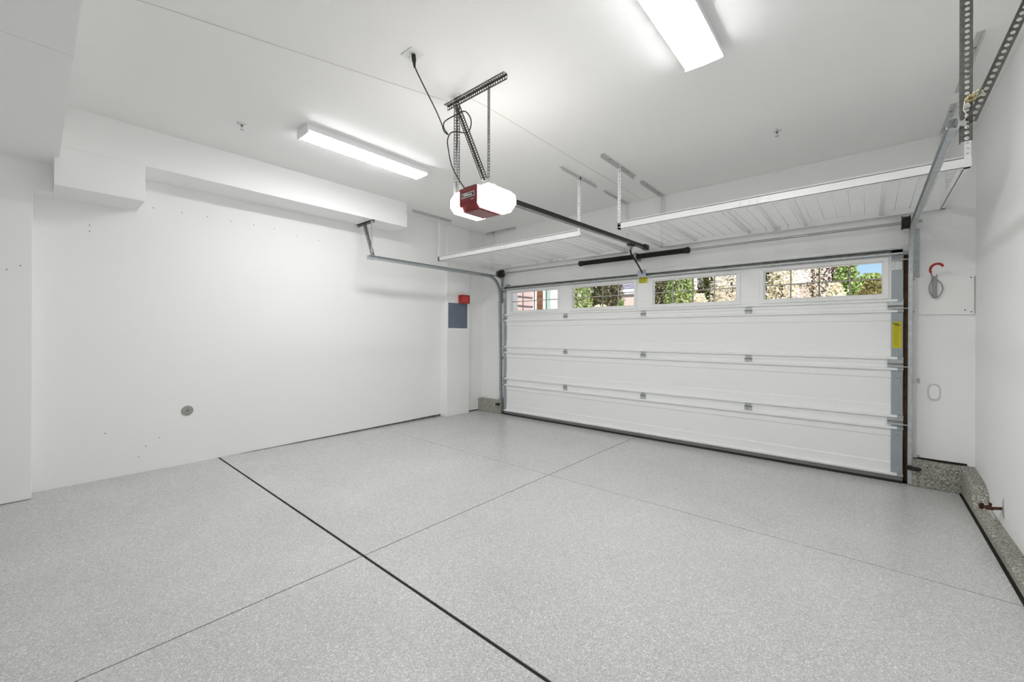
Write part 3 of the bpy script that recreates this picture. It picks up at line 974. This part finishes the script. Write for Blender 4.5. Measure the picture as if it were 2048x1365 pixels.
def sprinkler(label, x, y):
    t = thing('sprinkler_head', label, 'sprinkler', (x, y, CE), 'ceiling fire sprinklers')
    MB().lathe((x, y, CE), (0, 0, -1), [(0, 0.040), (0.004, 0.038), (0.010, 0.026), (0.012, 0.020)], 20).build('escutcheon', 'plastic_white', t, smooth=True)
    MB().lathe((x, y, CE - 0.010), (0, 0, -1), [(0, 0.011), (0.015, 0.011), (0.016, 0.006), (0.022, 0.006)], 12).build('head', 'galv_dark', t, smooth=True)
    f2 = MB()
    for s in (-1, 1):
        f2.bar((x + s * 0.010, y, CE - 0.024), (x + s * 0.003, y, CE - 0.052), 0.004, 0.003, (0, 1, 0))
    f2.build('frame_arms', 'plastic_white', t)
    MB().lathe((x, y, CE - 0.052), (0, 0, -1), [(0, 0.014), (0.002, 0.016), (0.003, 0.004)], 16).build('deflector', 'galv', t, smooth=True)
    hs = MB()
    for a in (0.6, 2.7, 4.8):
        hs.lathe((x + 0.029 * math.cos(a), y + 0.029 * math.sin(a), CE - 0.0065), (0, 0, -1), [(0, 0.004), (0.003, 0.004)], 8)
    hs.build('vent_holes', 'hole_dark', t)


sprinkler('white sprinkler head in the ceiling near the left soffit', -3.985, 1.135)
sprinkler('white sprinkler head in the ceiling above the right storage rack', -0.594, 4.162)

# ------------------------------------------------------------------ overhead storage racks


def rack(label, x0, x1, brk, yr=5.165):
    yf = 3.97
    t = thing('overhead_rack', label, 'storage rack', ((x0 + x1) / 2, yf, 2.44), 'ceiling storage racks')
    zb, ztp = 2.437, 2.500
    # L-shaped long beams
    for nm, y, d in (('front_beam', yf, 1), ('rear_beam', yr, -1)):
        b = MB()
        b.box(x0 - 0.004, x1 + 0.004, min(y, y + d * 0.003), max(y, y + d * 0.003), zb, ztp)
        b.box(x0 - 0.004, x1 + 0.004, min(y, y + d * 0.035), max(y, y + d * 0.035), zb, zb + 0.003)
        b.box(x0 - 0.004, x1 + 0.004, min(y, y + d * 0.010), max(y, y + d * 0.010), ztp - 0.003, ztp)
        # splice plates
        xm = (x0 + x1) / 2
        b.box(xm - 0.12, xm + 0.12, y - d * 0.003, y, zb + 0.006, ztp - 0.006) if d > 0 else b.box(xm - 0.12, xm + 0.12, y, y + 0.003, zb + 0.006, ztp - 0.006)
        b.build(nm, 'rack_white', t)
        s2 = MB()
        for dx in (-0.10, -0.03, 0.03, 0.10):
            for z in (zb + 0.02, ztp - 0.02):
                s2.lathe((xm + dx, yf - 0.006 if d > 0 else yr - 0.010, z), (0, 1, 0), [(0, 0.004), (0.002, 0.006), (0.004, 0.006)], 8)
        s2.build('splice_bolts', 'zinc', t)
    for x in (x0, x1 - 0.03):
        b = MB().box(x, x + 0.003, yf, yr, zb, ztp)
        b.box(x, x + 0.03, yf, yr, zb, zb + 0.003)
        b.build('side_beam', 'rack_white', t)
    n = 6
    for k in range(1, n):
        x = x0 + (x1 - x0) * k / n
        if k in (2, 4):
            x += 0.16 if k == 2 else -0.16
        MB().box(x - 0.015, x + 0.015, yf + 0.004, yr - 0.004, zb + 0.022, zb + 0.046).build('cross_bar', 'rack_white', t)
    # wire deck lying on the bars
    w = MB()
    zd = zb + 0.048
    nx = 24
    for k in range(nx + 1):
        x = x0 + 0.02 + (x1 - x0 - 0.04) * k / nx
        w.box(x - 0.0025, x + 0.0025, yf + 0.006, yr - 0.006, zd, zd + 0.005)
    ny = 18
    for k in range(ny + 1):
        y = yf + 0.02 + (yr - yf - 0.04) * k / ny
        w.box(x0 + 0.01, x1 - 0.01, y - 0.0015, y + 0.0015, zd + 0.005, zd + 0.008)
    # turned up front edge of the deck
    w.box(x0 + 0.02, x1 - 0.02, yf + 0.004, yf + 0.009, ztp + 0.010, ztp + 0.015)
    for k in range(0, nx + 1):
        x = x0 + 0.02 + (x1 - x0 - 0.04) * k / nx
        w.box(x - 0.003, x + 0.003, yf + 0.004, yf + 0.009, zd, ztp + 0.020)
    w.build('wire_deck', 'rack_white', t, label='white welded wire shelf deck')
    # posts and ceiling brackets
    for (px, py, d, c0, c1, ax) in brk:
        MB().angle((px, py, zb), (px, py, CE - 0.004), (d, 0, 0), (0, 1 if py < 4.5 else -1, 0), 0.030, 0.0025, 0.035, 0.0072).build('hanger_post', 'rack_white', t)
        b = MB()
        if ax == 'y':
            b.box(px - 0.003 if d > 0 else px - 0.032, px + 0.032 if d > 0 else px + 0.003, c0, c1, CE - 0.004, CE)
            b.box(px - 0.003, px, c0, c1, CE - 0.036, CE - 0.004)
        else:
            b.box(c0, c1, py - 0.032, py + 0.003, CE - 0.004, CE)
            b.box(c0, c1, py, py + 0.003, CE - 0.036, CE - 0.004)
        br_ = b.build('ceiling_bracket', 'bracket_shaded_white', t)
        s2 = MB()
        if ax == 'y':
            for q in (0.22, 0.75):
                s2.lathe((px + d * 0.016, c0 + (c1 - c0) * q, CE - 0.004), (0, 0, -1), [(0, 0.009), (0.004, 0.007)], 8)
        else:
            for q in (0.22, 0.75):
                s2.lathe((c0 + (c1 - c0) * q, py - 0.016, CE - 0.004), (0, 0, -1), [(0, 0.009), (0.004, 0.007)], 8)
        s2.lathe((px + d * 0.015, py - 0.006, CE - 0.03), (0, 1, 0), [(0, 0.005), (0.004, 0.006)], 8)
        s2.lathe((px + d * 0.015, py - 0.006, CE - 0.065), (0, 1, 0), [(0, 0.005), (0.004, 0.006)], 8)
        s2.build('bracket_bolts', 'galv_dark', t)
    return t


rack('white wire ceiling storage rack in the far left corner', -4.905, -2.430,
     [(-4.905, 3.97, 1, 3.50, 4.225, 'y'), (-2.433, 3.97, -1, 3.61, 4.34, 'y'), (-4.905, 5.165, 1, -5.06, -4.39, 'x'), (-2.433, 5.165, -1, 4.55, 5.19, 'y')])
rack('long white wire ceiling storage rack right of the opener rail', -1.975, 0.505,
     [(-1.975, 3.97, 1, 3.605, 4.355, 'y'), (0.505, 3.97, -1, 3.57, 4.36, 'y'), (-1.975, 5.165, 1, 4.53, 5.19, 'y'), (0.505, 5.165, -1, 4.55, 5.19, 'y')])

# ------------------------------------------------------------------ things on the pier
pn = thing('electrical_panel', 'flush blue grey panel door on the white pier', 'panel', (-5.11, 4.55, 1.435))
MB().box(-5.116, -5.108, 4.350, 4.763, 1.432, 1.842).build('frame', 'panel_blue', pn)
MB().box(-5.120, -5.105, 4.362, 4.751, 1.444, 1.830).build('panel_door', 'panel_blue', pn, bevel=0.002)
MB().box(-5.106, -5.100, 4.715, 4.735, 1.62, 1.66).build('latch', 'galv_dark', pn)
al = thing('alarm_box', 'small red alarm box above the blue grey panel', 'alarm', (-5.11, 4.65, 1.84))
MB().box(-5.11, -5.045, 4.566, 4.742, 1.845, 1.978).build('box', 'alarm_red', al, bevel=0.003)
fm = MB()
for a in ((4.562, 4.746, 1.842, 1.856), (4.562, 4.746, 1.966, 1.981), (4.562, 4.578, 1.856, 1.966), (4.730, 4.746, 1.856, 1.966)):
    fm.box(-5.045, -5.028, *a)
fm.build('bezel', 'alarm_red', al, bevel=0.002)
MB().box(-5.046, -5.037, 4.578, 4.730, 1.856, 1.966).build('face_plate', 'alarm_red_light', al)

# ------------------------------------------------------------------ things on the left wall
xz = xl(0.546)
cp = thing('cleanout_cap', 'round grey cover cap low on the left wall', 'cover cap', (xz, 1.017, 0.546))
MB().lathe((xz - 0.002, 1.017, 0.546), (1, 0, 0), [(0, 0.050), (0.006, 0.050), (0.010, 0.046), (0.0115, 0.02)], 28).build('disc', 'cap_grey', cp, smooth=True)
MB().lathe((xz + 0.008, 1.017, 0.546), (1, 0, 0), [(0, 0.006), (0.0045, 0.006)], 10).build('center_screw', 'hole_dark', cp)

# ------------------------------------------------------------------ things right of the door
bd = thing('backer_board', 'white painted board screwed to the wall right of the garage door', 'board', (0.49, YW, 1.53))
MB().hexa([(0.296, YW - 0.020, 1.528), (0.680, YW - 0.020, 1.518), (0.680, YW - .004, 1.518), (0.296, YW - .004, 1.528),
           (0.296, YW - 0.020, 1.858), (0.680, YW - 0.020, 1.850), (0.680, YW - .004, 1.850), (0.296, YW - .004, 1.858)]).build('board_panel', 'board_white', bd)
sm = MB()
for x, z in ((0.315, 1.842), (0.662, 1.832), (0.314, 1.552), (0.664, 1.540), (0.628, 1.556), (0.458, 1.868)):
    sm.lathe((x, YW - 0.022, z), (0, 1, 0), [(0, 0.005), (0.003, 0.005)], 8)
sm.build('screws', 'hole_dark', bd)

hk = thing('storage_hook', 'red handled steel storage hook hanging on the white board', 'hook', (0.45, 5.16, 1.68))
yh = 5.165
MB().box(0.431, 0.459, 5.166, 5.171, 1.675, 1.858).build('back_strap', 'hook_steel', hk, bevel=0.002)
sc = 1.006
loop = [(0.432, 5.160, 1.838), (0.418, 5.15, 1.800), (0.411, 5.15, 1.765), (0.413, 5.15, 1.725), (0.428, 5.155, 1.682), (0.446, 5.158, 1.668), (0.468, 5.155, 1.680),
        (0.486, 5.15, 1.715), (0.492, 5.15, 1.752), (0.482, 5.15, 1.792), (0.460, 5.158, 1.826)]
MB().tube(smooth_path(loop, 5), 0.0052, 10).build('wire_loop', 'hook_steel', hk, smooth=True)
arm_ = [(0.434, 5.16, 1.832), (0.424, 5.13, 1.862), (0.414, 5.09, 1.890)]
MB().tube(smooth_path(arm_, 5), 0.0052, 10).build('hook_arm', 'hook_steel', hk, smooth=True)
grip = [(0.414, 5.09, 1.885), (0.409, 5.075, 1.905), (0.415, 5.06, 1.930), (0.432, 5.05, 1.948), (0.456, 5.045, 1.952), (0.474, 5.045, 1.943), (0.484, 5.045, 1.925)]
MB().tube(smooth_path(grip, 5), [0.008] * 8 + [0.010] * 20 + [0.008] * 3, 10).build('vinyl_grip', 'grip_red', hk, smooth=True, label='red vinyl grip')

ov = thing('blank_cover', 'faint white oval cover plate painted over beside the garage door', 'cover plate', (0.445, YW, 0.84))
pts2 = []
for k in range(32):
    a = 2 * math.pi * k / 32
    c, s = math.cos(a), math.sin(a)
    pts2.append((0.446 + 0.043 * math.copysign(abs(c) ** 0.75, c), 0.836 + 0.076 * math.copysign(abs(s) ** 0.7, s)))
MB().prism(pts2, 'y', YW - 0.008, YW).build('plate', 'old_plate', ov, bevel=0.002)
MB().prism([(0.446 + (x - .446) * .74, .836 + (z - .836) * .78) for x, z in pts2], 'y', YW - 0.016, YW - 0.005).build('inset', 'wall_paint', ov, bevel=0.003)

for label, x, sx in (('black photo eye sensor at the foot of the right door track', 0.312, 1), ('black photo eye sensor at the foot of the left door track', -4.690, -1)):
    t = thing('safety_sensor', label, 'sensor', (x, 5.06, 0.16), 'photo eye safety sensors')
    MB().box(min(x - sx * 0.045, x - sx * 0.012), max(x - sx * 0.045, x - sx * 0.012), 5.062, 5.075, 0.145, 0.185).build('clip', 'black_metal', t, bevel=0.002)
    MB().hexa([(x - 0.02, 5.035, 0.150), (x + 0.035, 5.035, 0.150), (x + 0.035, 5.075, 0.150), (x - 0.02, 5.075, 0.150),
               (x - 0.02, 5.035, 0.180), (x + 0.035, 5.035, 0.180), (x + 0.035, 5.075, 0.180), (x - 0.02, 5.075, 0.180)]).build('housing', 'black_rubber', t, bevel=0.004)
    MB().lathe((x + (0.035 if sx > 0 else -0.02), 5.055, 0.165), (sx, 0, 0), [(0, 0.011), (0.010, 0.009), (0.012, 0.003)], 12).build('lens_cap', 'black_rubber', t, smooth=True)

# ------------------------------------------------------------------ hose bib on the right wall
fb_ = thing('hose_bib', 'rusty hose tap sticking out low on the right wall', 'tap', (XR, 4.27, 0.15))
MB().tube([(XR + 0.02, 4.235, 0.185), (0.645, 4.25, 0.165), (0.62, 4.27, 0.158)], 0.010, 10).build('supply_pipe', 'rust', fb_, smooth=True)
MB().lathe((0.632, 4.262, 0.160), (-0.6, 0.55, -0.05), [(-0.02, 0.008), (-0.012, 0.015), (0.012, 0.016), (0.022, 0.009), (0.035, 0.006)], 12).build('valve_body', 'rust', fb_, smooth=True)
MB().lathe((0.604, 4.287, 0.158), (-0.6, 0.55, -0.05), [(0, 0.020), (0.004, 0.023), (0.008, 0.020), (0.010, 0.006)], 10).build('handle', 'rust', fb_, smooth=True)
MB().tube([(0.634, 4.260, 0.170), (0.636, 4.255, 0.195)], [0.007, 0.009], 10).build('vacuum_breaker', 'rust', fb_, smooth=True)
MB().tube([(0.632, 4.262, 0.158), (0.640, 4.235, 0.132), (0.650, 4.200, 0.102)], [0.009, 0.008, 0.0095], 10).build('spout', 'pipe_grey', fb_, smooth=True)
MB().tube([(XR, 4.235, 0.255), (XR - 0.003, 4.225, 0.215), (XR - 0.004, 4.215, 0.165), (XR - 0.002, 4.21, 0.12)], [0.001, 0.002, 0.004, 0.002], 8).build('wall_gap', 'cap_grey', fb_)

# ------------------------------------------------------------------ outside: driveway, houses
struct(MB().box(-60, 40, 5.42, 90, -0.12, -0.03).build('driveway', 'drive_concrete'), 'pale concrete driveway outside the garage')

# the wing of the house beside the driveway, seen through the left window
wg = thing('house_wing', 'dusty pink lap sided house wing with white corner trim, left outside window', 'house', (-5.6, 7, 0))
XW = -5.62
MB().box(-8.0, XW - 0.02, 5.45, 7.24, -0.03, 5.5).build('wing_wall', 'siding_pink', wg)
lap = None
for k in range(27):
    z = 0.0 + 0.196 * k
    if lap is None:
        mb = MB()
        mb.hexa([(XW - 0.02, 5.45, 0.0), (XW + 0.016, 5.45, 0.0), (XW + 0.016, 7.20, 0.0), (XW - 0.02, 7.20, 0.0),
                 (XW - 0.02, 5.45, 0.212), (XW - 0.006, 5.45, 0.212), (XW - 0.006, 7.20, 0.212), (XW - 0.02, 7.20, 0.212)])
        o = mb.build('siding_board', 'siding_pink', wg)
        lap = o
    else:
        o = lap.copy()
        COL.objects.link(o)
    o.location.z = z
MB().box(XW - 0.10, XW + 0.022, 7.20, 7.33, -0.03, 5.4).build('corner_trim', 'trim_white', wg)
# next facade, further down the drive: window with brown blinds and a pale frame
fc = thing('house_facade', 'house front with brown slatted blind and pale green window, left outside window', 'house', (-7, 9.2, 0))
MB().box(-9.6, -6.36, 9.30, 9.5, -0.03, 5.5).build('facade_wall', 'trim_white', fc)
MB().box(-7.12, -6.83, 9.27, 9.30, 1.2, 3.6).build('dark_recess', 'blind_cream', fc)
for k in range(18):
    z = 1.25 + k * 0.13
    MB().hexa([(-7.10, 9.245, z), (-6.835, 9.245, z), (-6.835, 9.262, z), (-7.10, 9.262, z), (-7.10, 9.225, z + 0.095), (-6.835, 9.225, z + 0.095), (-6.835, 9.242, z + 0.095), (-7.10, 9.242, z + 0.095)]).build('blind_slat', 'blind_brown', fc)
MB().box(-6.83, -6.79, 9.22, 9.30, 1.1, 3.7).build('window_post', 'trim_white', fc)
MB().box(-6.79, -6.59, 9.27, 9.30, 1.30, 3.6).build('window_glass', 'teal_glass', fc)
MB().box(-6.59, -6.36, 9.24, 9.30, 1.1, 3.7).build('window_post', 'trim_white', fc)

# house across the drive
hs = thing('neighbor_house', 'pale house with pink base and shuttered window beyond the hedge', 'house', (-8, 19, 0))
MB().box(-16, -0.6, 17.0, 24.0, -0.03, 6.2).build('house_wall', 'stucco_pale', hs)
MB().box(-16, -0.58, 16.95, 17.02, -0.03, 3.08).build('lower_wall', 'stucco_pink', hs)
MB().box(-16, -0.55, 16.90, 17.02, 3.08, 3.20).build('belt_trim', 'trim_white', hs)
for k, x in enumerate((-8.45, -4.6)):
    wfm = MB()
    wfm.box(x - 0.14, x + 0.98, 16.88, 17.0, 3.20, 3.30)
    wfm.box(x - 0.14, x, 16.88, 17.0, 3.30, 4.6)
    wfm.box(x + 0.84, x + 0.98, 16.88, 17.0, 3.30, 4.6)
    wfm.build('window_trim', 'trim_white', hs)
    for q in range(18):
        z = 3.31 + q * 0.07
        MB().hexa([(x, 16.93, z), (x + 0.84, 16.93, z), (x + 0.84, 16.95, z), (x, 16.95, z), (x, 16.96, z + 0.06), (x + 0.84, 16.96, z + 0.06), (x + 0.84, 16.98, z + 0.06), (x, 16.98, z + 0.06)]).build('shutter_slat', 'shutter_lavender', hs)
MB().prism([(16.2, 6.1), (20.5, 8.4), (24.8, 6.1)], 'x', -16.5, -0.1).build('roof', 'roof_brown', hs)

# ------------------------------------------------------------------ outside: plants


def leaf_blob(n, size, rx, rz, z0, fill=0.55, seed=0, droop=0.0, elong=1.0):
    rr = random.Random(seed)
    vs2, fs2 = [], []
    for i in range(n):
        a = rr.random() * 2 * math.pi
        h = rr.random()
        zz = z0 + h * rz
        # radius profile of the crown
        pr = math.sin(math.pi * min(1, max(0.02, 0.12 + 0.86 * h))) ** 0.55
        rad = rx * pr * (fill + (1 - fill) * rr.random()) * (0.85 + 0.3 * rr.random())
        c = V((math.cos(a) * rad, math.sin(a) * rad, zz))
        d = V((rr.gauss(0, 1), rr.gauss(0, 1), rr.gauss(0, 1) + droop)).normalized()
        e = d.cross(V((rr.gauss(0, 1), rr.gauss(0, 1), rr.gauss(0, 1)))).normalized()
        s = size * rr.uniform(0.6, 1.25)
        l, w = d * s * elong, e * s * 0.55
        o = len(vs2)
        vs2 += [tuple(c - l), tuple(c + w), tuple(c + l), tuple(c - w)]
        fs2.append((o, o + 1, o + 2, o + 3))
    return MB().add(vs2, fs2)


def plant(name, label, x, y, h, r, lm, n, size, cat='shrub', seed=0, z0=0.25, fill=0.5, group=None, droop=0.0, elong=1.0):
    t = thing(name, label, cat, (x, y, -0.03), group)
    mb = leaf_blob(n, size, r, h - z0, z0, fill, seed, droop, elong)
    mb.v = [(a + x, b + y, c - 0.03) for a, b, c in mb.v]
    mb.build('foliage', lm, t)
    tr_ = MB().tube([(x, y, -0.04), (x + 0.03, y, h * 0.4), (x - 0.02, y + 0.02, h * 0.8)], [0.06, 0.045, 0.015], 8)
    rr = random.Random(seed + 99)
    for k in range(5):
        a = rr.random() * 6.28
        z = h * (0.3 + 0.1 * k)
        tr_.tube([(x, y, z), (x + math.cos(a) * r * 0.7, y + math.sin(a) * r * 0.7, z + 0.35)], [0.022, 0.006], 6)
    tr_.build('stems', 'bark', t, smooth=True)
    return t


def at(u5, y):
    """x at depth y on the sight line through x=u5 in the door plane"""
    return u5 * y / YD


G = 'shrubs beyond the driveway'
plant('leafy_shrub', 'light green leafy shrub at the left of the second door window', at(-3.18, 11.6), 11.6, 3.7, 0.52, 'leaf_green', 8840, 0.041, seed=1, group=G)
plant('cypress_tree', 'dark cypress in the second door window beside the light green shrub', at(-2.90, 12.9), 12.9, 5.2, 0.42, 'leaf_cypress', 11900, 0.037, 'tree', seed=2, group=G, elong=1.5, droop=1.2)
plant('cypress_tree', 'broad dark cypress in the middle of the second door window', at(-2.63, 15.0), 15.0, 5.4, 0.45, 'leaf_cypress', 12750, 0.037, 'tree', seed=3, group=G, elong=1.5, droop=1.2)
plant('low_shrub', 'pale cream leaved bush low in the second door window', at(-2.80, 10.8), 10.8, 2.22, 0.62, 'leaf_cream', 5440, 0.037, seed=4, group=G)
plant('leafy_shrub', 'small bright green shrub low beside the pink wall, second door window', at(-2.50, 12.0), 12.0, 2.45, 0.20, 'leaf_green', 2550, 0.037, seed=5, group=G)
plant('leafy_shrub', 'small bright green shrub low in the second door window', at(-3.02, 9.6), 9.6, 2.26, 0.20, 'leaf_green', 2550, 0.037, seed=15, group=G)
plant('cypress_tree', 'dark cypress at the left of the third door window', at(-1.96, 13.8), 13.8, 5.2, 0.52, 'leaf_cypress', 12750, 0.037, 'tree', seed=6, group=G, elong=1.5, droop=1.2)
plant('leafy_shrub', 'bright green leafy shrub in the third door window', at(-1.72, 12.0), 12.0, 3.7, 0.44, 'leaf_green', 8500, 0.041, seed=7, group=G)
plant('cypress_tree', 'narrow brownish cypress in the third door window beside the pale gap', at(-1.42, 14.6), 14.6, 5.0, 0.30, 'leaf_cypress', 8840, 0.037, 'tree', seed=8, group=G, elong=1.5, droop=1.2)
plant('cream_shrub', 'cream yellow leaved shrub filling the right of the third door window', at(-1.16, 11.6), 11.6, 3.8, 0.54, 'leaf_cream', 5600, 0.041, seed=9, group=G)
plant('low_shrub', 'low pale leaved bush in the middle of the third door window', at(-1.50, 10.4), 10.4, 2.34, 0.34, 'leaf_cream', 3740, 0.037, seed=10, group=G)
plant('cypress_tree', 'dark cypress at the upper left of the fourth door window', at(-0.80, 14.0), 14.0, 5.0, 0.34, 'leaf_cypress', 8840, 0.037, 'tree', seed=11, group=G, elong=1.5, droop=1.2)
plant('cream_shrub', 'cream yellow leaved shrub at the left of the fourth door window', at(-0.68, 11.8), 11.8, 3.6, 0.36, 'leaf_cream', 3900, 0.041, seed=12, group=G)
plant('cream_shrub', 'sparse cream leaved shrub before the pale wall, fourth door window', at(-0.42, 13.0), 13.0, 3.9, 0.46, 'leaf_cream', 2300, 0.037, seed=13, group=G, fill=0.2)
plant('purple_tree', 'dark red leaved tree in the middle of the fourth door window', at(-0.26, 14.6), 14.6, 4.8, 0.55, 'leaf_purple', 7140, 0.041, 'tree', seed=14, group=G)
plant('leafy_shrub', 'tall bright green shrub right of the dark red tree, fourth door window', at(-0.16, 12.0), 12.0, 3.4, 0.27, 'leaf_green', 8160, 0.041, seed=16, group=G)
plant('olive_shrub', 'olive brown shrub low at the right of the fourth door window', at(0.06, 10.7), 10.7, 2.47, 0.50, 'leaf_olive', 7140, 0.033, seed=17, group=G)
plant('leafy_shrub', 'green shrub under the patch of sky, fourth door window', at(0.02, 13.2), 13.2, 2.86, 0.62, 'leaf_green', 7820, 0.041, seed=18, group=G)
plant('cream_shrub', 'cream leaved shrub low in the middle of the fourth door window', at(-0.24, 10.0), 10.0, 2.36, 0.30, 'leaf_cream', 3740, 0.037, seed=19, group=G)
